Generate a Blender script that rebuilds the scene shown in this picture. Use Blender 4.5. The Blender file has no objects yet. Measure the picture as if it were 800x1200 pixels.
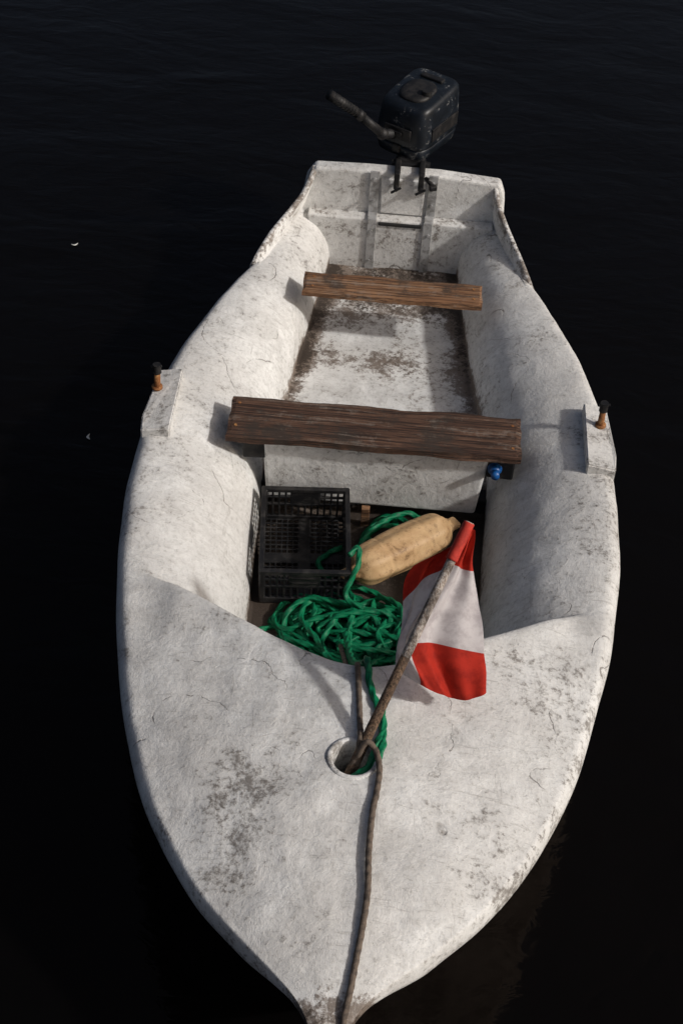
import bpy, bmesh, math, random
from mathutils import Vector, Matrix, noise
from collections import Counter
random.seed(7)
scene=bpy.context.scene
COL=scene.collection

# ------------------------------------------------------------------ helpers
def link(ob,parent=None):
    COL.objects.link(ob)
    if parent: ob.parent=parent
    return ob
def empty(name):
    e=bpy.data.objects.new(name,None); e.empty_display_size=.1
    COL.objects.link(e); return e
def mesh_obj(name,verts,faces,mats,parent=None,smooth=True,mi=None):
    me=bpy.data.meshes.new(name); me.from_pydata([tuple(v) for v in verts],[],faces); me.update()
    for m in (mats if isinstance(mats,(list,tuple)) else [mats]): me.materials.append(m)
    if mi: 
        for p,i in zip(me.polygons,mi): p.material_index=i
    if smooth:
        for p in me.polygons: p.use_smooth=True
    ob=bpy.data.objects.new(name,me); return link(ob,parent)
def bm_obj(name,bm,mat,parent=None,smooth=False):
    me=bpy.data.meshes.new(name); bm.to_mesh(me); bm.free()
    me.materials.append(mat)
    if smooth:
        for p in me.polygons: p.use_smooth=True
    return link(bpy.data.objects.new(name,me),parent)
def add_box(bm,c,s,rot=None,bev=0.0,seg=2):
    r=bmesh.ops.create_cube(bm,size=1.0); vs=r['verts']
    M=Matrix.Translation(Vector(c))@(rot.to_4x4() if rot else Matrix.Identity(4))@Matrix.Diagonal((s[0],s[1],s[2],1))
    bmesh.ops.transform(bm,matrix=M,verts=vs)
    if bev>0:
        es=list({e for v in vs for e in v.link_edges})
        bmesh.ops.bevel(bm,geom=es,offset=bev,segments=seg,affect='EDGES',profile=.5)
def add_cyl(bm,p0,p1,r0,r1=None,seg=20,caps=True):
    if r1 is None: r1=r0
    p0=Vector(p0);p1=Vector(p1);d=p1-p0
    q=d.to_track_quat('Z','Y')
    M=Matrix.Translation((p0+p1)/2)@q.to_matrix().to_4x4()
    bmesh.ops.create_cone(bm,cap_ends=caps,segments=seg,radius1=r0,radius2=r1,depth=d.length,matrix=M)
def rz(deg): return Matrix.Rotation(math.radians(deg),3,'Z')
def sm(a,b,x):
    t=max(0,min(1,(x-a)/(b-a))); return t*t*(3-2*t)
def curve_fn(tab):
    xs=[p[0] for p in tab]; ys=[p[1] for p in tab]; n=len(xs)
    d=[(ys[i+1]-ys[i])/(xs[i+1]-xs[i]) for i in range(n-1)]
    m=[d[0]]+[0 if d[i-1]*d[i]<=0 else 2*d[i-1]*d[i]/(d[i-1]+d[i]) for i in range(1,n-1)]+[d[-1]]
    def f(x):
        if x<=xs[0]: return ys[0]
        if x>=xs[-1]: return ys[-1]
        for i in range(n-1):
            if x<=xs[i+1]: break
        h=xs[i+1]-xs[i]; t=(x-xs[i])/h
        return (ys[i]*(2*t**3-3*t*t+1)+m[i]*h*(t**3-2*t*t+t)+ys[i+1]*(-2*t**3+3*t*t)+m[i+1]*h*(t**3-t*t))
    return f

# ------------------------------------------------------------------ node helpers
class NT:
    def __init__(s,name):
        s.m=bpy.data.materials.new(name); s.m.use_nodes=True; s.t=s.m.node_tree
        s.b=s.t.nodes['Principled BSDF']; s.tc=s.t.nodes.new('ShaderNodeTexCoord')
    def lk(s,a,b): s.t.links.new(a,b)
    def mp(s,scale=(1,1,1),src='Object',rot=(0,0,0)):
        n=s.t.nodes.new('ShaderNodeMapping'); n.inputs['Scale'].default_value=scale; n.inputs['Rotation'].default_value=rot
        s.lk(s.tc.outputs[src],n.inputs[0]); return n.outputs[0]
    def noise(s,vec,scale,detail=6,rough=.6,dist=0.0):
        n=s.t.nodes.new('ShaderNodeTexNoise'); n.inputs['Scale'].default_value=scale; n.inputs['Detail'].default_value=min(detail,6)
        n.inputs['Roughness'].default_value=rough; n.inputs['Distortion'].default_value=dist
        s.lk(vec,n.inputs['Vector']); return n.outputs['Fac']
    def math(s,op,a,b=None,clamp=False):
        n=s.t.nodes.new('ShaderNodeMath'); n.operation=op; n.use_clamp=clamp
        for i,v in enumerate((a,b)):
            if v is None: continue
            if hasattr(v,'is_linked'): s.lk(v,n.inputs[i])
            else: n.inputs[i].default_value=v
        return n.outputs[0]
    def rng(s,v,a,b,c=0.0,d=1.0):
        n=s.t.nodes.new('ShaderNodeMapRange'); n.interpolation_type='SMOOTHSTEP'
        s.lk(v,n.inputs[0]); 
        for i,k in enumerate((a,b,c,d)): n.inputs[i+1].default_value=k
        return n.outputs[0]
    def mix(s,f,a,b,mode='MIX'):
        n=s.t.nodes.new('ShaderNodeMix'); n.data_type='RGBA'; n.blend_type=mode
        if hasattr(f,'is_linked'): s.lk(f,n.inputs[0])
        else: n.inputs[0].default_value=f
        for i,v in ((6,a),(7,b)):
            if hasattr(v,'is_linked'): s.lk(v,n.inputs[i])
            else: n.inputs[i].default_value=(*v,1)
        return n.outputs[2]
    def attr(s,name):
        n=s.t.nodes.new('ShaderNodeAttribute'); n.attribute_name=name; return n.outputs['Fac']
    def bump(s,h,strength,dist,prev=None):
        n=s.t.nodes.new('ShaderNodeBump'); n.inputs['Strength'].default_value=strength; n.inputs['Distance'].default_value=dist
        s.lk(h,n.inputs['Height'])
        if prev: s.lk(prev,n.inputs['Normal'])
        return n.outputs[0]
    def out(s,col=None,rough=None,nrm=None,metal=0,spec=None):
        if col is not None:
            if hasattr(col,'is_linked'): s.lk(col,s.b.inputs['Base Color'])
            else: s.b.inputs['Base Color'].default_value=(*col,1)
        if rough is not None:
            if hasattr(rough,'is_linked'): s.lk(rough,s.b.inputs['Roughness'])
            else: s.b.inputs['Roughness'].default_value=rough
        if nrm: s.lk(nrm,s.b.inputs['Normal'])
        s.b.inputs['Metallic'].default_value=metal
        if spec is not None: s.b.inputs['Specular IOR Level'].default_value=spec
        return s.m

def mat_hull():
    n=NT('weathered_white_paint'); v=n.mp()
    big=n.noise(v,2.2,4,.65,.4); mid=n.noise(v,9,6,.76,.3); fine=n.noise(v,60,4,.8); spk=n.noise(v,190,2,.7)
    dirt=n.attr('dirt'); brown=n.attr('brown')  # grime amount, with crevice shade painted in on floor and tanks
    white=n.mix(n.rng(mid,.36,.64),(.74,.74,.725),(.57,.565,.55))
    white=n.mix(n.rng(big,.35,.65),white,n.mix(.5,white,(.50,.485,.465)))
    white=n.mix(n.rng(fine,.45,.66,0,.40),white,(.37,.36,.34))
    # brown staining where water and mud sit
    st=n.rng(n.math('ADD',n.math('MULTIPLY',mid,.55),n.math('MULTIPLY',dirt,.34)),.46,.66)
    white=n.mix(n.math('MULTIPLY',n.math('MULTIPLY',st,brown),.65),white,(.25,.175,.125))
    # rubbed streaks in two directions
    sv=n.mp((3,26,3),rot=(0,0,.5)); sc=n.noise(sv,3,6,.78,1.2)
    sv2=n.mp((22,3,3),rot=(0,0,.35)); sc2=n.noise(sv2,3,6,.78,1.2)
    scu=n.math('MAXIMUM',n.rng(sc,.57,.65),n.rng(sc2,.58,.67))
    col=n.mix(n.math('MULTIPLY',scu,.45),white,(.27,.255,.235))
    g=n.math('ADD',n.math('MULTIPLY',mid,.55),n.math('MULTIPLY',fine,.45))
    g=n.math('ADD',g,n.math('MULTIPLY',dirt,.24))
    gm=n.rng(g,.592,.70)
    col=n.mix(n.math('MULTIPLY',gm,.78),col,n.mix(brown,(.17,.165,.155),(.12,.082,.056)))
    g2=n.rng(n.math('ADD',n.math('ADD',n.math('MULTIPLY',big,.5),n.math('MULTIPLY',fine,.5)),n.math('MULTIPLY',dirt,.18)),.63,.73)
    col=n.mix(n.math('MULTIPLY',g2,n.math('MULTIPLY',dirt,1.0,True)),col,(.05,.038,.03))
    sp=n.rng(spk,.67,.72); col=n.mix(n.math('MULTIPLY',sp,.6),col,(.13,.115,.10))
    # hairline cracks: long sparse contour lines of smooth noises with slight jitter
    wn=n.t.nodes.new('ShaderNodeTexNoise'); wn.inputs['Scale'].default_value=30; wn.inputs['Detail'].default_value=3; n.lk(v,wn.inputs['Vector'])
    jm=n.t.nodes.new('ShaderNodeMixRGB'); jm.blend_type='LINEAR_LIGHT'; jm.inputs[0].default_value=.012
    n.lk(v,jm.inputs[1]); n.lk(wn.outputs['Color'],jm.inputs[2]); jv=jm.outputs[0]
    l1=n.noise(jv,2.3,1,.5,.2); l2=n.noise(jv,3.7,1,.5,.3)
    c1=n.math('MULTIPLY',n.rng(n.math('ABSOLUTE',n.math('SUBTRACT',l1,.46)),.0004,.0020,1,0),n.rng(big,.47,.53))
    c2=n.math('MULTIPLY',n.rng(n.math('ABSOLUTE',n.math('SUBTRACT',l2,.56)),.0006,.0028,1,0),n.rng(big,.46,.40))
    cr=n.math('MULTIPLY',n.math('MAXIMUM',c1,c2),n.rng(mid,.42,.50))
    col=n.mix(n.math('MULTIPLY',cr,.65),col,(.11,.09,.075))
    h=n.math('ADD',n.math('MULTIPLY',mid,.60),n.math('MULTIPLY',fine,.26))
    h=n.math('SUBTRACT',n.math('ADD',h,n.math('MULTIPLY',spk,.05)),n.math('MULTIPLY',cr,.2))
    b=n.bump(h,.9,.009)
    return n.out(col,n.rng(fine,.3,.7,.45,.7),b,spec=.3)
HULL=mat_hull()

def mat_wood(name,c1,c2,c3,axis=0,wear=.4):
    n=NT(name); s=[26,26,26]; s[axis]=1.6
    v=n.mp(tuple(s)); g=n.noise(v,1.6,5,.7,.6)
    s2=[110,110,110]; s2[axis]=3; g2=n.noise(n.mp(tuple(s2)),1.5,4,.7,.2)
    o=n.noise(n.mp(),7,5,.7); o2=n.noise(n.mp(),24,5,.8)
    col=n.mix(n.rng(g,.35,.65),c1,c2)
    col=n.mix(n.rng(g2,.46,.58),col,c3)
    col=n.mix(n.math('MULTIPLY',n.rng(o,.50,.64),.8),col,(.045,.035,.029))
    w=n.rng(n.math('ADD',n.math('MULTIPLY',o2,.45),n.math('MULTIPLY',g,.55)),.52,.62); col=n.mix(n.math('MULTIPLY',w,wear),col,(.25,.215,.185))
    b=n.bump(n.math('ADD',g,g2),.9,.008)
    return n.out(col,.74,b,spec=.22)
WOOD_A=mat_wood('old_varnished_wood',(.078,.041,.028),(.145,.080,.052),(.034,.020,.015),0,.45)
WOOD_B=mat_wood('bleached_wood',(.20,.098,.050),(.33,.185,.10),(.08,.042,.024),0,.5)
POLEW=mat_wood('pole_wood',(.13,.08,.052),(.22,.145,.095),(.065,.042,.027),2)
PALE=mat_wood('pale_pole_wood',(.44,.39,.35),(.56,.51,.47),(.29,.23,.19),2,.2)

def simple(name,col,col2,scale,rough,bumpd=.001,metal=0,thr=(.45,.65),spec=None):
    n=NT(name); v=n.mp(); a=n.noise(v,scale,5,.7,.2); f=n.noise(v,scale*5,4,.7)
    c=n.mix(n.rng(a,*thr),col,col2)
    return n.out(c,rough,n.bump(f,.5,bumpd),metal,spec)
BLACKP=simple('black_plastic',(.008,.008,.009),(.030,.028,.027),20,.48,spec=.4)
def mat_motor():
    n=NT('scuffed_navy_paint'); v=n.mp(); a=n.noise(v,9,5,.75,.5); f=n.noise(v,40,5,.8)
    c=n.mix(n.rng(a,.4,.65),(.004,.006,.009),(.010,.014,.021))
    sc=n.rng(n.math('ADD',n.math('MULTIPLY',a,.5),n.math('MULTIPLY',f,.5)),.56,.59)
    c=n.mix(n.math('MULTIPLY',sc,.75),c,(.16,.16,.155))
    return n.out(c,.40,n.bump(f,.4,.0012),spec=.32)
MOTORM=mat_motor()
DARKM=simple('black_cast_metal',(.008,.008,.009),(.024,.022,.021),25,.55,spec=.3)
ALU=simple('dull_aluminium',(.42,.42,.42),(.22,.215,.205),30,.5,.001,.3)
RUST=simple('rusty_steel',(.20,.075,.02),(.40,.20,.07),50,.8,.002)
BLUE=simple('blue_plastic',(.006,.07,.25),(.01,.11,.34),20,.4)
GREEN=simple('green_nylon',(.0,.155,.064),(.0,.085,.038),40,.55,.0008,spec=.3)
BROWNR=simple('old_brown_rope',(.12,.09,.068),(.055,.042,.033),60,.85,.001)
REDCLOTH=simple('red_cloth',(.46,.03,.016),(.33,.02,.011),25,.8)
FLECK=simple('pale_fleck',(.6,.6,.57),(.5,.5,.47),25,.7)
def mat_buoy():
    n=NT('yellowed_plastic'); v=n.mp(); a=n.noise(v,9,5,.75,.6); f=n.noise(v,50,5,.8)
    c=n.mix(n.rng(a,.35,.7),(.54,.365,.195),(.39,.235,.11))
    c=n.mix(n.math('MULTIPLY',n.rng(f,.52,.64),.6),c,(.18,.10,.045))
    c=n.mix(n.math('MULTIPLY',n.rng(a,.57,.66),.7),c,(.14,.08,.038))
    return n.out(c,.55,n.bump(f,.4,.0015),spec=.3)
BUOY=mat_buoy()
DARK=simple('painted_void_shade',(.01,.01,.01),(.02,.018,.016),9,.8)  # near-black colour painted as the shade inside openings and under the locker

# ------------------------------------------------------------------ boat
boat=empty('rowing_dinghy')
B=curve_fn([(1.40,.006),(1.43,.026),(1.49,.054),(1.53,.082),(1.57,.125),(1.645,.215),(1.78,.35),(1.955,.468),(2.155,.562),(2.41,.645),(2.73,.716),(3.05,.760),(3.33,.774),(3.70,.758),(3.99,.708),(4.39,.590),(4.56,.522),(4.93,.42)])
ZG=curve_fn([(1.40,.44),(1.5,.475),(1.62,.495),(2.0,.475),(2.5,.445),(3.3,.42),(4.0,.385),(4.5,.35),(4.93,.325)])
FT=curve_fn([(2.9,.357),(3.0,.36),(3.7,.385),(4.12,.335),(4.93,.25)])
def Fw(y):
    b=B(y); k=sm(2.7,3.0,y); return .48*b*(1-k)+FT(y)*k
def ZF(y): return .04+.07*sm(3.56,3.62,y)
def YE(x):
    a=min(abs(x),.62); return 2.48+.66*(math.sqrt(a*a+.0144)-.12)
def cam(y): return .075*min(1,B(y)/.5)
NF=60; NTK=24; NR=6; NH=12
cols=[]
for j in range(NF+1): cols.append(('f',-1+2*j/NF))
side=[('t',(k+1)/NTK*90) for k in range(NTK)]+[('r',(k+1)/NR*90) for k in range(NR)]+[('h',(k+1)/NH) for k in range(NH)]
columns=[(-1,)+c for c in reversed(side)]+[(0,)+c for c in cols]+[(1,)+c for c in side]
def place(c,y):
    s,k,a=c; b=B(y); f=Fw(y); zg=ZG(y); zf=ZF(y)
    if k=='f': return a*f, zf
    if k=='t':
        p=math.radians(a); q=.88*(1-math.cos(p))**.95
        return s*(f+(b-f)*q), zf+(zg-zf)*math.sin(p)**.82
    sc=min(1,b/.2)
    if k=='r':
        p=math.radians(a); return s*(f+(b-f)*(.88+.12*math.sin(p))), zg-.062*sc*(1-math.cos(p))
    t=a; vb=sm(1.4,2.8,y); kk=.18+.42*(1-vb)
    x=b*(1-kk*t**.9) if t<.8 else b*(1-kk*.8**.9)*(1-(t-.8)/.2)
    z=(zg-.062*sc)*(1-t/.8)-.10*(t/.8) if t<.8 else -.10-.12*(t-.8)/.2
    return s*x,z
def zdeck(x,y):
    b=B(y); u=abs(x)/b; return ZG(y)+cam(y)*max(0,1-(u/.93)**2)
def ztop(c,y):
    x,zc=place(c,y)
    if c[1] in 'rh': return x,zc
    zd=zdeck(x,y); u=abs(x)/B(y); d=YE(x)-y
    k=sm(.30,0,d)*sm(.74,.93,u)
    return x, zd*(1-k)+zc*k
rows=[]
NB=95
for i in range(NB+1): rows.append(('d',(i/NB)**1.35))
for e in ((.014,.002),(.006,.007),(.0015,.016),(0,.03)): rows.append(('n',e))
rows.append(('w',0))
NC=115
for i in range(1,NC+1): rows.append(('c',i/NC))
V=[];D=[];BR=[]
YB,YS=1.40,4.93
for kind,t in rows:
    for c in columns:
        y=2.6
        for _ in range(8):
            x,_z=place(c,y); ye=YE(x)
            if kind=='d': y=YB+(ye-.028-YB)*t
            elif kind=='n': y=ye-t[0]
            elif kind=='w': y=ye+.001
            else: y=ye+.001+(YS-ye)*t
        if kind=='d': x,z=ztop(c,y)
        elif kind=='n':
            x,z=ztop(c,y); _,zc=place(c,y)
            z=z if c[1] in 'rh' else max(min(z,zc),z-t[1])
        else: x,z=place(c,y)
        yo=y
        if c[1]=='h': yo=y+.42*(1-sm(1.4,2.9,y))*min(1,c[2]/.8)**.85
        p=Vector((x,y,z))
        if c[1]!='h' or c[2]<.7:
            z+=noise.noise(p*5)*.007+noise.noise(p*14)*.0035+noise.noise(p*30)*.0014
            am=sm(1.4,1.8,y); x+=noise.noise(p*4+Vector((9,0,0)))*.006*am
        V.append(Vector((x,yo,z)))
        d=.10+.18*noise.noise(p*2.5); br=.35
        if kind in('c','w'):
            f=Fw(y); ax=abs(x)
            if c[1]=='f':
                d=.27+.75*sm(.08,0,f-ax)+.65*sm(4.30,4.75,y)+.30*sm(.2,0,abs(y-4.28))+1.1*sm(3.7,3.5,y)+.25*noise.noise(p*5); br=.9  # floor dirt, plus occlusion-like shade painted along the edges
            elif c[1]=='t':
                h=(z-ZF(y))/(ZG(y)-ZF(y))
                d=.10+.75*sm(.26,0,h)+.15*sm(.9,.2,h)+.12*sm(4.4,4.8,y)+.13*sm(.75,1,h)+.16*noise.noise(p*3+Vector((4,4,4))); br=.8*sm(.6,0,h)+.3  # tank grime, plus shade painted into the crease at the foot
            else: d=.27
        else:
            w=noise.noise(p*5)*.12
            d+=.45*sm(.30,.0,math.hypot((x+.27),(y-2.02)*.8)+w)+.24*sm(.25,.02,math.hypot(x+.5,y-2.75)+w)
            d+=.30*sm(.3,.05,math.hypot(x-.5,y-2.45)+w)+.22*sm(.25,.02,math.hypot(x-.3,y-1.95)+w)
            d+=.8*sm(1.58,1.50,y); br+=.5*sm(1.65,1.55,y)
            if c[1]=='r': d+=.22
        if c[1]=='h': d=.5; br=.7
        D.append(max(0,d)); BR.append(min(1,br))
nc=len(columns); F=[]
HX,HY,HR=.005,2.155,.054
for i in range(len(rows)-1):
    for j in range(nc-1):
        ids=(i*nc+j,i*nc+j+1,(i+1)*nc+j+1,(i+1)*nc+j)
        if columns[j][1]=='f' and rows[i][0]=='d' and any(math.hypot(V[q].x-HX,V[q].y-HY)<HR for q in ids): continue
        F.append(ids)
cnt=Counter()
for f in F:
    for k in range(4): cnt[tuple(sorted((f[k],f[(k+1)%4])))]+=1
for e,n_ in cnt.items():
    if n_==1:
        for q in e:
            r=math.hypot(V[q].x-HX,V[q].y-HY)
            if r<HR*1.6 and r>1e-6:
                k=(HR+.001)/r; V[q].x=HX+(V[q].x-HX)*k; V[q].y=HY+(V[q].y-HY)*k
hull=mesh_obj('hull',V,F,HULL,boat)
for nm,arr in (('dirt',D),('brown',BR)):
    a=hull.data.attributes.new(nm,'FLOAT','POINT'); a.data.foreach_set('value',arr)
bm=bmesh.new(); bm.from_mesh(hull.data)
loose=[v for v in bm.verts if not v.link_faces]; bmesh.ops.delete(bm,geom=loose,context='VERTS')
bmesh.ops.recalc_face_normals(bm,faces=bm.faces); bm.to_mesh(hull.data); bm.free()

def set_dirt(ob,d,b):
    for nm,v in (('dirt',d),('brown',b)):
        a=ob.data.attributes.new(nm,'FLOAT','POINT'); a.data.foreach_set('value',[v]*len(ob.data.vertices))

# collar of the deck opening
prof=[(.070,-.004),(.069,.003),(.064,.0065),(.058,.006),(.0535,.001),(.0525,-.02),(.052,-.20)]
vs=[];fs=[];N=48
for r,h in prof:
    for k in range(N):
        a=2*math.pi*k/N; x=HX+r*math.cos(a); y=HY+r*math.sin(a)
        vs.append((x,y,zdeck(x,y)+h))
for i in range(len(prof)-1):
    for k in range(N): fs.append((i*N+k,i*N+(k+1)%N,(i+1)*N+(k+1)%N,(i+1)*N+k))
collar=mesh_obj('deck_opening_collar',vs,fs,HULL,boat); set_dirt(collar,.45,.3)
bm=bmesh.new(); add_cyl(bm,(HX,HY,.27),(HX,HY,.275),.06,seg=32); bm_obj('deck_opening_bottom',bm,DARK,boat)  # dark disc painted as the unlit depth of the opening

def prism(name,poly,y0,y1,mat,d,b,bev=.012,par=boat):
    bm=bmesh.new()
    a=[bm.verts.new((x,y0,z)) for x,z in poly]; f=bm.faces.new(a)
    r=bmesh.ops.extrude_face_region(bm,geom=[f]); vs=[g for g in r['geom'] if isinstance(g,bmesh.types.BMVert)]
    bmesh.ops.translate(bm,vec=(0,y1-y0,0),verts=vs)
    bmesh.ops.recalc_face_normals(bm,faces=bm.faces)
    bmesh.ops.bevel(bm,geom=list(bm.edges),offset=bev,segments=3,affect='EDGES',profile=.5)
    ob=bm_obj(name,bm,mat,par,False)
    set_dirt(ob,d,b); return ob
tp=[(-.36,-.12),(.36,-.12),(.415,.15),(.42,.33),(.412,.45),(.39,.508),(.15,.526),(-.13,.526),(-.335,.520),(-.368,.47),(-.39,.33),(-.40,.15)]
prism('transom',tp,4.925,4.985,HULL,.18,.45)
prism('transom_lower_pad',[(-.32,.02),(.33,.02),(.380,.338),(-.355,.338)],4.875,4.93,HULL,.34,.6,.008)
prism('motor_mount_pad',[(-.070,.345),(.095,.345),(.10,.50),(-.075,.50)],4.914,4.93,HULL,.30,.5,.004)
bm=bmesh.new(); add_box(bm,(.012,4.874,.322),(.17,.012,.014),None,.003); bm_obj('drain_slot',bm,DARK,boat)
bm=bmesh.new()
for x0,x1 in ((-.10,-.098),(.128,.122)):
    add_box(bm,(x0,4.916,.435),(.036,.008,.19),None,.0015)
    add_box(bm,(x1,4.870,.22),(.036,.008,.25),None,.0015)
    add_box(bm,((x0+x1)/2,4.893,.344),(.036,.050,.008),None,.0015)
    for z in (.50,.40,.29,.15):
        yy=4.911 if z>.33 else 4.865
        add_cyl(bm,(x0,yy,z),(x0,yy-.006,z),.006,seg=10)
bm_obj('transom_straps',bm,ALU,boat)
KT=curve_fn([(4.50,.002),(4.54,.022),(4.64,.050),(4.75,.080),(4.85,.120),(4.90,.160),(4.94,.19)])
for s,nm in ((-1,'quarter_knee'),(1,'quarter_knee_2')):
    vs=[];fs=[];n=30
    for i in range(n+1):
        t=i/n; y=4.945-.445*t
        top=ZG(y)+KT(y)-(.012 if s>0 else 0); b=B(y)
        lean=.065*sm(.7,0,t)*(1 if s<0 else .5); th=.022
        xo=b-.008; xi=xo-th
        ring=[(xi-.04,ZG(y)-.05),(xi-.010,ZG(y)+.004),(xi-lean,top-.008),(xi+.005-lean,top),(xo-.004-lean,top),(xo-lean+.002,top-.010),(xo+.004,ZG(y)-.02),(xo-.012,ZG(y)-.09)]
        for x,z in ring:
            p=Vector((x,y,z)); vs.append((s*(x+noise.noise(p*9)*.004),y,z+noise.noise(p*9)*.004))
    m=8
    for i in range(n):
        for k in range(m-1): fs.append((i*m+k,i*m+k+1,(i+1)*m+k+1,(i+1)*m+k))
    fs.append(tuple(range(m))); fs.append(tuple(n*m+k for k in range(m)))
    k=mesh_obj(nm,vs,fs,HULL,boat)
    for nm2 in ('dirt','brown'):
        a=k.data.attributes.new(nm2,'FLOAT','POINT')
        a.data.foreach_set('value',[(.62 if (i%m) in(2,3,4,5) else .25) if nm2=='dirt' else .8 for i in range(len(vs))])

def board(name,x0,x1,y0,y1,zt,th,mat,skew=0.0,wob=.003):
    nx,ny=60,8; vs=[];fs=[]
    def P(i,j,top):
        u=i/nx; w=j/ny; x=x0+(x1-x0)*u; y=y0+(y1-y0)*w+skew*(u-.5)
        y+=noise.noise(Vector((x*6,w*.6+y0,top)))*wob*(2 if j in(0,ny) else 1)
        if j in (0,ny): y+=noise.noise(Vector((x*40,y0,j)))*.0025
        if i in(0,nx): x+=noise.noise(Vector((y*25,y0,3)))*.006
        e=.005 if (j in (0,ny) or i in (0,nx)) else 0
        z=zt-e+noise.noise(Vector((x*5,y*9,1)))*.0022 if top else zt-th+e
        return (x,y,z)
    for top in (1,0):
        for i in range(nx+1):
            for j in range(ny+1): vs.append(P(i,j,top))
    o=(nx+1)*(ny+1); w=ny+1
    for i in range(nx):
        for j in range(ny):
            a=i*w+j; fs.append((a,a+w,a+w+1,a+1)); fs.append((o+a,o+a+1,o+a+w+1,o+a+w))
    for i in range(nx):
        a=i*w; fs.append((a,o+a,o+a+w,a+w)); a=i*w+ny; fs.append((a,a+w,o+a+w,o+a))
    for j in range(ny):
        a=j; fs.append((a,a+1,o+a+1,o+a)); a=nx*w+j; fs.append((a,o+a,o+a+1,a+1))
    return mesh_obj(name,vs,fs,mat,boat,False)
board('centre_thwart',-.492,.462,3.457,3.652,.425,.036,WOOD_A,.01,.005)
board('stern_thwart',-.325,.338,4.335,4.462,.365,.030,WOOD_B,.0,.004)
bm=bmesh.new()
for x,y,z in ((-.465,3.50,.426),(-.465,3.61,.426),(.435,3.5,.426),(.435,3.61,.426),(-.29,4.37,.366),(.305,4.37,.366),(-.29,4.43,.366),(.305,4.43,.366)):
    add_cyl(bm,(x,y,z-.004),(x,y,z+.001),.005,seg=10)
bm_obj('thwart_screws',bm,RUST,boat)
prism('thwart_locker',[(-.362,.115),(.345,.115),(.368,.388),(-.378,.388)],3.495,3.60,HULL,.20,.4,.012)
bm=bmesh.new(); add_box(bm,(-.004,3.60,.05),(.80,.06,.12),None,.004)  # added dark block, painted as the shadow below the locker
bm_obj('locker_painted_shadow',bm,DARK,boat)
bm=bmesh.new(); add_box(bm,(-.40,3.56,.33),(.09,.13,.08),rz(4),.006); bm_obj('thwart_bracket',bm,DARKM,boat)
bm=bmesh.new(); add_box(bm,(.41,3.56,.33),(.09,.13,.08),rz(-4),.006); bm_obj('thwart_bracket_2',bm,DARKM,boat)
bm=bmesh.new(); add_box(bm,(-.022,3.47,.08),(.028,.02,.12),Matrix.Rotation(.15,3,'X'),.002); bm_obj('wooden_strut',bm,WOOD_B,boat)

for s in (-1,1):
    xo=.766; xi=.668; y0,y1=3.425,3.745
    poly=[(s*xi,y0,.452),(s*(xo-.004),y0,.436),(s*(xo+.002),y0+.07,.438),(s*(xo-.016),y1,.425),(s*(xi+.004),y1,.440)]
    bm=bmesh.new()
    top=[bm.verts.new(p) for p in poly]; bot=[bm.verts.new((x,y,.33)) for x,y,z in poly]
    bm.faces.new(top); bm.faces.new(bot[::-1])
    for i in range(5): bm.faces.new((top[i],bot[i],bot[(i+1)%5],top[(i+1)%5]))
    bmesh.ops.recalc_face_normals(bm,faces=bm.faces)
    bmesh.ops.bevel(bm,geom=list(bm.edges),offset=.0045,segments=3,affect='EDGES')
    ob=bm_obj('oarlock_pad',bm,HULL,boat,False); set_dirt(ob,.30,.3)
    px,py=(-.742 if s<0 else .722),3.635
    bm=bmesh.new(); add_cyl(bm,(px,py,.42),(px-s*.002,py+.002,.505),.0115,.010); add_cyl(bm,(px,py,.438),(px,py,.446),.018,seg=16)
    bm_obj('oarlock_pin',bm,RUST,boat,True)
    bm=bmesh.new(); add_cyl(bm,(px-s*.002,py+.002,.502),(px-s*.002,py+.003,.535),.0145,.0135,seg=16); add_cyl(bm,(px-.018,py+.003,.524),(px+.018,py+.003,.528),.004,seg=8)
    bm_obj('oarlock_pin_cap',bm,DARKM,boat,False)

# ------------------------------------------------------------------ outboard motor
motor=empty('outboard_motor')
MX,MY=.047,5.135
Rm=rz(-30)
def loft(name,rings,mat,parent,N=72,pw=5.5,rot=Rm):
    vs=[];fs=[]
    for (z,a,b,ox,oy,*tl) in rings:
        for k in range(N):
            t=2*math.pi*k/N; c,s=math.cos(t),math.sin(t)
            x=ox+a*abs(c)**(2/pw)*(1 if c>0 else -1); y=oy+b*abs(s)**(2/pw)*(1 if s>0 else -1)
            p=rot@Vector((x,y,0)); vs.append((MX+p.x,MY+p.y,z+(tl[0]*y if tl else 0)))
    for i in range(len(rings)-1):
        for k in range(N): fs.append((i*N+k,i*N+(k+1)%N,(i+1)*N+(k+1)%N,(i+1)*N+k))
    fs.append(tuple(range(N))[::-1]); fs.append(tuple((len(rings)-1)*N+k for k in range(N)))
    return mesh_obj(name,vs,fs,mat,parent)
loft('cowling_lower',[(.540,.06,.09,0,0),(.545,.098,.130,0,0),(.556,.108,.142,0,0),(.585,.113,.148,0,0),(.596,.113,.148,0,0),(.600,.106,.140,0,0)],MOTORM,motor)
loft('cowling_upper',[(.598,.106,.140,0,0),(.602,.116,.151,0,0),(.612,.117,.152,0,0),(.67,.115,.150,0,.002,.03),(.735,.110,.143,0,.004,.08),(.757,.107,.139,0,.006,.10),(.768,.101,.132,0,.006,.10),(.774,.090,.120,0,.006,.10),(.775,.03,.05,0,.006,.10)],MOTORM,motor)
loft('starter_housing',[(.770,.066,.075,0,-.02,.1),(.781,.064,.073,0,-.02,.1),(.786,.056,.065,0,-.02,.1),(.7865,.03,.03,0,-.02,.1)],DARKM,motor,pw=2.6)
def mpt(x,y,z):
    p=Rm@Vector((x,y,0)); return (MX+p.x,MY+p.y,z)
bm=bmesh.new()
add_cyl(bm,mpt(.045,-.03,.770),mpt(.045,-.03,.797),.021,.019)
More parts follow.
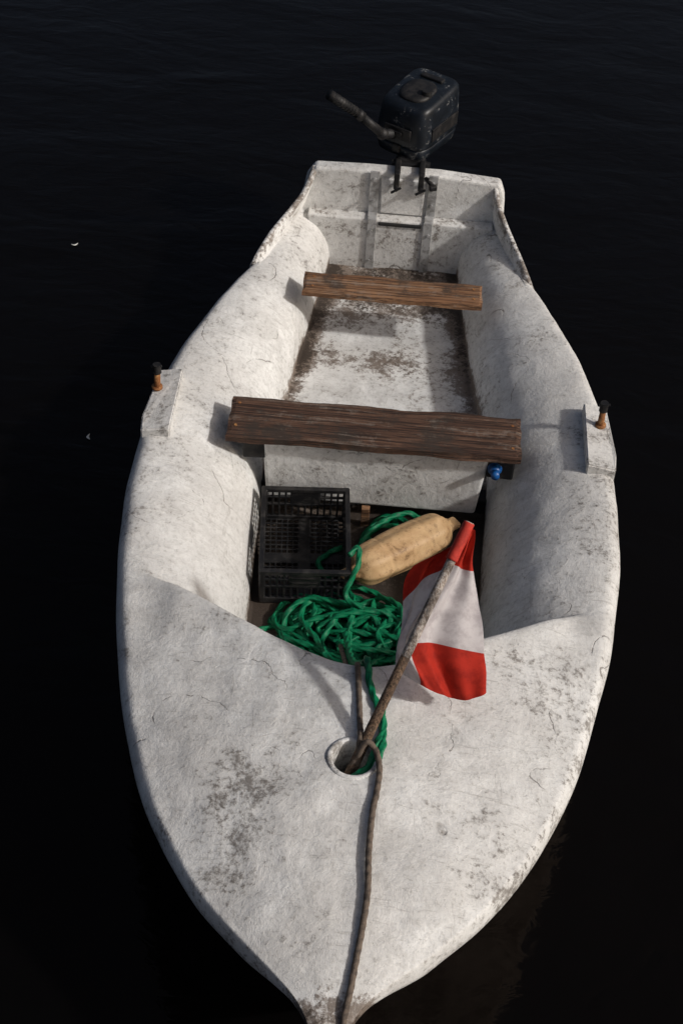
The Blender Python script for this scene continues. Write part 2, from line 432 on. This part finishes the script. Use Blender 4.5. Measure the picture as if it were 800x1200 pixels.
add_box(bm,mpt(0,-.151,.655),(.12,.010,.05),Rm,.004)
add_box(bm,mpt(.0,-.158,.655),(.05,.012,.018),Rm,.004)
add_box(bm,mpt(.1165,.01,.65),(.006,.19,.055),Rm,.002)
add_box(bm,mpt(0,.085,.785),(.10,.03,.014),Rm,.005)
add_box(bm,mpt(0,-.152,.588),(.035,.014,.032),Rm,.004)
bm_obj('cowling_details',bm,DARKM,motor)
bm=bmesh.new()
add_cyl(bm,mpt(-.02,-.06,.60),(-.085,4.955,.672),.022,.019)
add_cyl(bm,(-.085,4.955,.672),(-.165,4.915,.760),.018,.016)
add_cyl(bm,(-.165,4.915,.760),(-.185,4.905,.782),.020,.020)
add_cyl(bm,(-.185,4.905,.782),(-.290,4.860,.872),.0165,.020)
for k in range(9):
    a=Vector((-.195,4.901,.79)).lerp(Vector((-.28,4.864,.864)),k/8); b=a+Vector((-.1,-.043,.086)).normalized()*.004
    add_cyl(bm,a,b,.0195,.0195)
bmesh.ops.create_uvsphere(bm,u_segments=16,v_segments=10,radius=.024,matrix=Matrix.Translation((-.085,4.955,.672)))
bm_obj('tiller',bm,DARKM,motor,True)
bm=bmesh.new()
add_box(bm,(.035,5.04,.525),(.11,.12,.075),None,.012)
for x in (-.015,.080):
    add_box(bm,(x,4.955,.540),(.024,.11,.024),None,.006)
    add_box(bm,(x,4.895,.510),(.022,.018,.075),None,.005)
    add_cyl(bm,(x,4.912,.488),(x,4.860,.488),.007)
    add_cyl(bm,(x-.022*math.cos(.6),4.860,.488-.022*math.sin(.6)),(x+.022*math.cos(.6),4.860,.488+.022*math.sin(.6)),.005)
add_cyl(bm,(-.04,4.99,.53),(.11,4.99,.53),.014)
add_cyl(bm,(.09,4.94,.515),(.125,4.90,.495),.009); add_box(bm,(.128,4.893,.49),(.03,.018,.02),rz(25),.004)
add_cyl(bm,(.045,5.10,.55),(.045,5.10,.10),.04,.034)
add_box(bm,(.045,5.13,.0),(.05,.13,.40),None,.015)
add_box(bm,(.045,5.16,-.16),(.16,.22,.012),None,.004)
add_cyl(bm,(.045,5.04,-.30),(.045,5.25,-.30),.032,.03)
add_box(bm,(.045,5.12,-.36),(.012,.11,.12),None,.004)
for k in range(3):
    o=Matrix.Rotation(2*math.pi*k/3,3,'Y')@Vector((0,0,.055)); add_box(bm,(.045+o.x,5.27,-.30+o.z),(.055,.008,.085),Matrix.Rotation(2*math.pi*k/3,3,'Y')@Matrix.Rotation(.5,3,'Z'),.003)
bm_obj('clamp_bracket_and_leg',bm,DARKM,motor)

# ------------------------------------------------------------------ crate
crate=empty('plastic_crate')
L,W,H=.372,.288,.155
ROT=Matrix.Rotation(math.radians(5),3,'Z')@Matrix.Rotation(math.radians(2),3,'X'); C0=Vector((-.210,3.275,.055))
bm=bmesh.new()
def cb(c,s,bev=.0012):
    p=ROT@Vector(c); add_box(bm,(C0+p),s,ROT,bev,1)
for i in range(15): cb((-W/2+.012+i*(W-.024)/14,0,.006),(.0055,L-.02,.006))
for i in range(19): cb((0,-L/2+.012+i*(L-.024)/18,.0065),(W-.02,.0055,.0062))
cb((0,0,.006),(.035,L-.02,.0075)); cb((0,0,.0062),(W-.02,.035,.0078))
for s in (-1,1):
    y=s*(L/2-.006)
    cb((0,y,H-.008),(W,.016,.016)); cb((0,y,.012),(W-.006,.012,.024)); cb((0,y,.078),(W-.008,.008,.010)); cb((0,y,.112),(W-.009,.0085,.008))
    n=13
    for i in range(n): cb((-W/2+.014+i*(W-.028)/(n-1),y,H/2),(.007,.0075,H-.02))
    cb((0,y,.115),(.10,.0092,.062))
    for dz_ in (.10,.122): cb((0,y+s*.006,dz_),(.085,.003,.004),0)
    x=s*(W/2-.006)
    cb((x,0,H-.0082),(.016,L-.002,.0158)); cb((x,0,.012),(.0118,L-.01,.0236)); cb((x,0,.078),(.0078,L-.012,.0098)); cb((x,0,.112),(.0082,L-.013,.0078)); cb((x,0,.045),(.0076,L-.013,.0078))
    n=17
    for i in range(n): cb((x,-L/2+.014+i*(L-.028)/(n-1),H/2),(.0073,.007,H-.022))
    cb((x,0,.118),(.0093,.10,.05))
    for t in (-1,1): cb((s*(W/2-.009),t*(L/2-.009),H/2-.001),(.02,.02,H-.004),.004)
bm_obj('crate_lattice',bm,BLACKP,crate)

# ------------------------------------------------------------------ buoy
buoy=empty('fender_buoy')
A=Vector((-.050,3.135,.165)); E=Vector((.258,3.395,.155)); ax=(E-A); LN=ax.length; ax.normalize()
q=ax.to_track_quat('Z','Y').to_matrix()
N=64; prof=[]
NPB=61
for i in range(NPB):
    t=i/(NPB-1); z=t*LN
    e=min(t,1-t)/.22
    r=.072*(1-(1-min(1,e))**2.6)**.6*(1-.10*abs(t-.5)*2)
    for g in (.30,.70): r*=1-.045*math.exp(-((t-g)/.010)**2)
    if t<.025 or t>.975: r=max(r,.026)
    prof.append((z,r))
vs=[];fs=[]
for z,r in prof:
    for k in range(N):
        a=2*math.pi*k/N; rr=r*(1+.030*math.cos(8*a)+.03*max(0,math.cos(2*a))**20); p=q@Vector((rr*math.cos(a),rr*math.sin(a),z)); p+=A
        vs.append(p+Vector((1,1,1))*noise.noise(p*14)*.003)
for i in range(len(prof)-1):
    for k in range(N): fs.append((i*N+k,i*N+(k+1)%N,(i+1)*N+(k+1)%N,(i+1)*N+k))
fs.append(tuple(range(N))[::-1]); fs.append(tuple((NPB-1)*N+k for k in range(N)))
mesh_obj('buoy_body',vs,fs,BUOY,buoy)
bm=bmesh.new()
for o,s in ((A,-1),(E,1)):
    c=o+ax*s*.012
    add_box(bm,c,(.046,.024,.046),q,.009,3)
bm_obj('buoy_eyes',bm,BUOY,buoy,True)

# ------------------------------------------------------------------ ropes
def catmull(pts,step=.004):
    P=[Vector(p) for p in pts]; P=[P[0]*2-P[1]]+P+[P[-1]*2-P[-2]]; out=[]
    for i in range(1,len(P)-2):
        n=max(2,int((P[i+1]-P[i]).length/step))
        for k in range(n):
            t=k/n; a,b,c,d=P[i-1],P[i],P[i+1],P[i+2]
            out.append(.5*((2*b)+(c-a)*t+(2*a-5*b+4*c-d)*t*t+(-a+3*b-3*c+d)*t**3))
    out.append(P[-2]); return out
def rope(name,pts,r,mat,parent,twist=60,lobe=.26,step=.0035,N=12):
    P=catmull(pts,step); vs=[];fs=[]
    T=(P[1]-P[0]).normalized(); up=Vector((0,0,1)) if abs(T.z)<.9 else Vector((1,0,0))
    n=T.cross(up).normalized(); s=0
    for i,p in enumerate(P):
        t=(P[min(i+1,len(P)-1)]-P[max(i-1,0)]).normalized()
        n=(n-t*n.dot(t)).normalized(); b=t.cross(n)
        if i: s+=(p-P[i-1]).length
        for k in range(N):
            a=2*math.pi*k/N; rr=r*(1+lobe*math.cos(3*a-s*twist*2))
            vs.append(p+(n*math.cos(a)+b*math.sin(a))*rr)
    for i in range(len(P)-1):
        for k in range(N): fs.append((i*N+k,i*N+(k+1)%N,(i+1)*N+(k+1)%N,(i+1)*N+k))
    fs.append(tuple(range(N))[::-1]); fs.append(tuple((len(P)-1)*N+k for k in range(N)))
    return mesh_obj(name,vs,fs,mat,parent)
green=empty('green_rope_pile')
def pile(cx,cy,turns,rx,ry,z0,z1,seed):
    random.seed(seed); pts=[]; n=int(turns*9); ph=random.random()*6
    for i in range(n):
        a=ph+i/9*2*math.pi; t=i/n; v=Vector((i*.16+seed*3,seed,0))
        ra=rx*(.72+1.0*noise.noise(v*1.3)+.16*random.uniform(-1,1)); rb=ry*(.74+1.0*noise.noise(v*1.3+Vector((0,5,0)))+.16*random.uniform(-1,1))
        ox=cx+.10*noise.noise(v+Vector((0,0,7))); oy=cy+.10*noise.noise(v+Vector((0,0,17)))
        z=z0+(z1-z0)*t+.018*math.sin(a*1.0+i*.21)+.010*random.uniform(-1,1)
        r2=((math.cos(a)*ra/rx)**2+(math.sin(a)*rb/ry)**2)
        pts.append((ox+ra*math.cos(a),oy+rb*math.sin(a),max(.050,z-.035*r2)))
    return pts
GR=.0082
rope('coil',pile(-.070,2.965,12,.235,.155,.055,.11,3),GR,GREEN,green)
rope('coil_2',pile(.03,2.975,8,.20,.13,.08,.13,5),GR,GREEN,green)
rope('coil_3',pile(.07,3.40,4,.12,.08,.055,.09,8),GR,GREEN,green)
rope('coil_4',pile(.06,2.92,6,.14,.13,.08,.13,11),GR,GREEN,green)
rope('strand_to_crate',[(-.02,3.02,.12),(-.14,2.99,.10),(-.235,2.95,.08),(-.28,3.0,.06),(-.26,3.07,.06)],GR,GREEN,green)
rope('strand_over_buoy',[(-.06,3.14,.24),(-.035,3.17,.245),(-.03,3.12,.22),(-.06,3.05,.15),(0,3.02,.13)],GR,GREEN,green)
rope('strand_aft',[(-.05,3.18,.10),(-.03,3.30,.12),(.03,3.40,.13),(.12,3.47,.12),(.2,3.45,.09)],GR,GREEN,green)
rope('strand_in_crate',[(-.09,3.33,.075),(-.13,3.30,.07),(-.16,3.25,.075),(-.13,3.2,.07),(-.08,3.22,.07)],GR,GREEN,green)
dz=lambda x,y,h=.010: (x,y,zdeck(x,y)+h)
rope('strand_over_deck',[(-.05,2.92,.12),(-.02,2.70,.26),(.010,2.53,.46),(.020,2.485,zdeck(.02,2.46)+.012),dz(.033,2.40),dz(.062,2.31),dz(.076,2.23,.012),(.073,2.175,zdeck(.07,2.17)+.018),(.05,2.135,.505),(.02,2.115,.47),(-.01,2.13,.44),(0,2.17,.36)],.0085,GREEN,green)
rope('strand_in_opening',[(-.03,2.135,.43),(-.008,2.118,.50),(.02,2.122,.522),(.046,2.15,.525),(.06,2.19,zdeck(.06,2.19)+.022),dz(.075,2.25,.010),(.07,2.31,zdeck(.07,2.3)+.016)],.008,GREEN,green)
moor=empty('mooring_rope')
rope('line_to_bow',[(-.02,2.17,.38),(0,2.155,.46),(.03,2.185,zdeck(.03,2.18)+.028),(.058,2.175,zdeck(.06,2.17)+.020),dz(.072,2.12,.016),dz(.069,2.05),dz(.062,1.99),dz(.060,1.88),dz(.064,1.78),dz(.058,1.69),dz(.05,1.62),dz(.042,1.55,.012),(.034,1.50,.492),(.028,1.44,.45),(.018,1.395,.38),(.012,1.36,.15),(.01,1.33,-.15)],.0078,BROWNR,moor,twist=110,lobe=.07)
rope('line_to_cockpit',[(.0,2.14,.40),(.008,2.16,.48),(.018,2.205,zdeck(.02,2.2)+.016),dz(.014,2.27),dz(.004,2.38),dz(-.004,2.46),(-.006,2.495,.49),(-.012,2.54,.42),(-.03,2.65,.28),(-.06,2.85,.14)],.0078,BROWNR,moor,twist=110,lobe=.07)

# ------------------------------------------------------------------ flag
flag=empty('striped_marker_flag')
PB=Vector((.005,2.155,.50)); PT=Vector((.244,2.613,.95)); pd=(PT-PB).normalized()
def pole(name,p0,p1,r0,r1,mat):
    vs=[];fs=[];n=24;N=18; qq=(p1-p0).to_track_quat('Z','Y').to_matrix()
    for i in range(n+1):
        t=i/n; c=p0.lerp(p1,t); r=r0+(r1-r0)*t
        for k in range(N):
            a=2*math.pi*k/N; d=qq@Vector((math.cos(a),math.sin(a),0)); rr=r*(1+.07*noise.noise(Vector((k*.8,i*.35,r0*100))))
            vs.append(c+d*rr)
    for i in range(n):
        for k in range(N): fs.append((i*N+k,i*N+(k+1)%N,(i+1)*N+(k+1)%N,(i+1)*N+k))
    fs.append(tuple(range(N))[::-1]); fs.append(tuple(n*N+k for k in range(N)))
    return mesh_obj(name,vs,fs,mat,flag)
pm=PB.lerp(PT,.46)
pole('pole',PB-pd*.22,pm,.0145,.0125,POLEW); pole('pole_top',pm-pd*.002,PT+pd*.008,.0128,.0115,PALE)
pole('flag_sleeve',PB.lerp(PT,.855),PT+pd*.006,.0155,.0145,REDCLOTH)
rowsP=[
 [(.225,2.617,.942),(.242,2.622,.940),(.264,2.610,.935)],
 [(.105,2.578,.80),(.213,2.566,.870),(.267,2.578,.84)],
 [(.097,2.487,.72),(.170,2.486,.790),(.2935,2.525,.75)],
 [(.092,2.392,.64),(.133,2.412,.720),(.3146,2.438,.67)],
 [(.107,2.370,.63),(.224,2.335,.60),(.333,2.347,.61)]]
RP=[[Vector(p) for p in r] for r in rowsP]
def cr(a,b,c,d,t): return .5*((2*b)+(c-a)*t+(2*a-5*b+4*c-d)*t*t+(-a+3*b-3*c+d)*t**3)
def flagpt(u,v):
    def rowp(r):
        P=RP[r]; i=min(1,int(u)); t=u-i
        p0=P[max(0,i-1)] if i>0 else P[0]*2-P[1]; p3=P[min(2,i+2)] if i<1 else P[2]*2-P[1]
        return cr(p0,P[i],P[i+1],p3,t)
    i=min(3,int(v)); t=v-i
    Q=[rowp(r) for r in range(5)]
    a=Q[i-1] if i>0 else Q[0]*2-Q[1]; d=Q[i+2] if i+2<5 else Q[4]*2-Q[3]
    return cr(a,Q[i],Q[i+1],d,t)
NU,NV=80,120; vs=[];band=[]
for j in range(NV+1):
    for i in range(NU+1):
        u=2*i/NU; v=4*j/NV
        ue=u if u>=1 else 1-(1-u)*(.15+.85*sm(.50,.92,v))
        p=flagpt(ue,v)
        amp=.018*sm(0,.8,v)
        w=math.sin(u*6.2+v*.9)*amp+math.sin(u*13+v*1.7+1)*amp*.5+noise.noise(p*16)*.012
        wm=sm(0,.35,abs(u-1))
        p=p+Vector((.25,-.55,.5))*w*wm
        p.z-=.018*math.sin(math.pi*min(1,max(0,u-1)))*sm(3.2,4,v)
        vs.append(p)
        r1=1.68-.50*min(1,u) if u<1 else 1.18+.03*math.sin(u*5)
        r2=4.6-1.5*sm(.0,1.0,u) if u<1 else 3.1-.02*u
        band.append((v-r1)*(r2-v))
fs=[]
for j in range(NV):
    for i in range(NU):
        a=j*(NU+1)+i; fs.append((a,a+1,a+NU+2,a+NU+1))
n=NT('faded_flag_cloth'); bd=n.attr('band'); f=n.rng(bd,-.01,.01); v=n.mp(); s1=n.noise(v,25,5,.7)
red=n.mix(n.rng(s1,.4,.65),(.46,.028,.015),(.33,.019,.011)); wh=n.mix(n.rng(s1,.4,.65),(.62,.585,.59),(.48,.44,.45))
c=n.mix(f,red,wh); FL=n.out(c,.8,n.bump(s1,.4,.003),spec=.2)
tr=n.t.nodes.new('ShaderNodeBsdfTranslucent'); n.lk(c,tr.inputs[0]); mx=n.t.nodes.new('ShaderNodeMixShader'); mx.inputs[0].default_value=.3
o=n.t.nodes['Material Output']; n.lk(n.b.outputs[0],mx.inputs[1]); n.lk(tr.outputs[0],mx.inputs[2]); n.lk(mx.outputs[0],o.inputs[0])
cl=mesh_obj('flag_cloth',vs,fs,FL,flag)
a=cl.data.attributes.new('band','FLOAT','POINT'); a.data.foreach_set('value',band)

# ------------------------------------------------------------------ bottle
bot=empty('blue_bottle')
bm=bmesh.new(); d=Vector((.02,-1,.12)).normalized(); o=Vector((.385,3.62,.32))
add_cyl(bm,o,o+d*.13,.024,.024,24); add_cyl(bm,o+d*.13,o+d*.15,.024,.013,24); bm_obj('bottle_body',bm,BLUE,bot,True)
bm=bmesh.new(); add_cyl(bm,o+d*.148,o+d*.17,.014,.014,20); bm_obj('bottle_cap',bm,BLUE,bot,True)

# floating feathers
for (x,y,a,l) in ((-1.334,5.005,.4,.028),(-1.046,3.834,-1.3,.03)):
    vs=[];fs=[]
    for i in range(9):
        t=i/8-.5; wd=.0045*(1-(2*t)**2)+.0006; cx=x+math.cos(a)*t*l-math.sin(a)*.008*(4*t*t); cy=y+math.sin(a)*t*l+math.cos(a)*.008*(4*t*t)
        vs+=[(cx-math.sin(a)*wd,cy+math.cos(a)*wd,.004),(cx,cy,.007),(cx+math.sin(a)*wd,cy-math.cos(a)*wd,.004)]
    for i in range(8):
        for k in range(2): fs.append((i*3+k,i*3+k+1,i*3+k+4,i*3+k+3))
    mesh_obj('floating_feather',vs,fs,FLECK,None)

# ------------------------------------------------------------------ water
n=NT('dark_harbour_water'); v=n.mp((1,1.9,1),rot=(0,0,.25)); a=n.noise(v,1.3,3,.5,.6); b=n.noise(v,7,3,.55,.8)
h=n.math('ADD',a,n.math('MULTIPLY',b,.20))
n.b.inputs['IOR'].default_value=1.33
n.b.inputs['Specular Tint'].default_value=(1,.78,.66,1)
W_=n.out((.0016,.0014,.0013),.10,n.bump(h,1.0,.015),spec=.32)
S=400
water=mesh_obj('water',[(-S,-S,0),(S,-S,0),(S,S,0),(-S,S,0)],[(0,1,2,3)],W_,None,False)

# ------------------------------------------------------------------ light, sky, camera
sun_from=Vector((1.3,-.42,1.0)).normalized()
sd=bpy.data.lights.new('sun','SUN'); sd.energy=2.55; sd.angle=math.radians(3.0); sd.color=(1,.975,.945)
so=bpy.data.objects.new('sun',sd); so.rotation_euler=sun_from.to_track_quat('Z','Y').to_euler(); so.location=(3,-2,5); link(so)
w=bpy.data.worlds.new('World'); scene.world=w; w.use_nodes=True
sk=w.node_tree.nodes.new('ShaderNodeTexSky'); sk.sky_type='NISHITA'; sk.sun_disc=False
sk.sun_elevation=math.asin(sun_from.z); sk.sun_rotation=math.atan2(sun_from.x,sun_from.y); sk.dust_density=8; sk.air_density=.85; sk.ozone_density=.4
bg=w.node_tree.nodes['Background']; w.node_tree.links.new(sk.outputs[0],bg.inputs[0]); bg.inputs[1].default_value=.062

th,yaw,rl=math.radians(45),math.radians(-1.505),math.radians(3.944)
Fv=Vector((math.sin(yaw)*math.cos(th),math.cos(yaw)*math.cos(th),-math.sin(th)))
r0=Vector((math.cos(yaw),-math.sin(yaw),0)); u0=r0.cross(Fv)
R=r0*math.cos(rl)+u0*math.sin(rl); U=-r0*math.sin(rl)+u0*math.cos(rl)
cd=bpy.data.cameras.new('camera'); cd.sensor_fit='VERTICAL'; cd.sensor_height=36; cd.lens=51; cd.clip_end=2000
co=bpy.data.objects.new('camera',cd); M=Matrix((R,U,-Fv)).transposed().to_4x4(); M.translation=Vector((-.0112,0,3.57)); co.matrix_world=M
link(co); scene.camera=co
scene.view_settings.view_transform='Standard'; scene.view_settings.look='None'; scene.view_settings.exposure=0
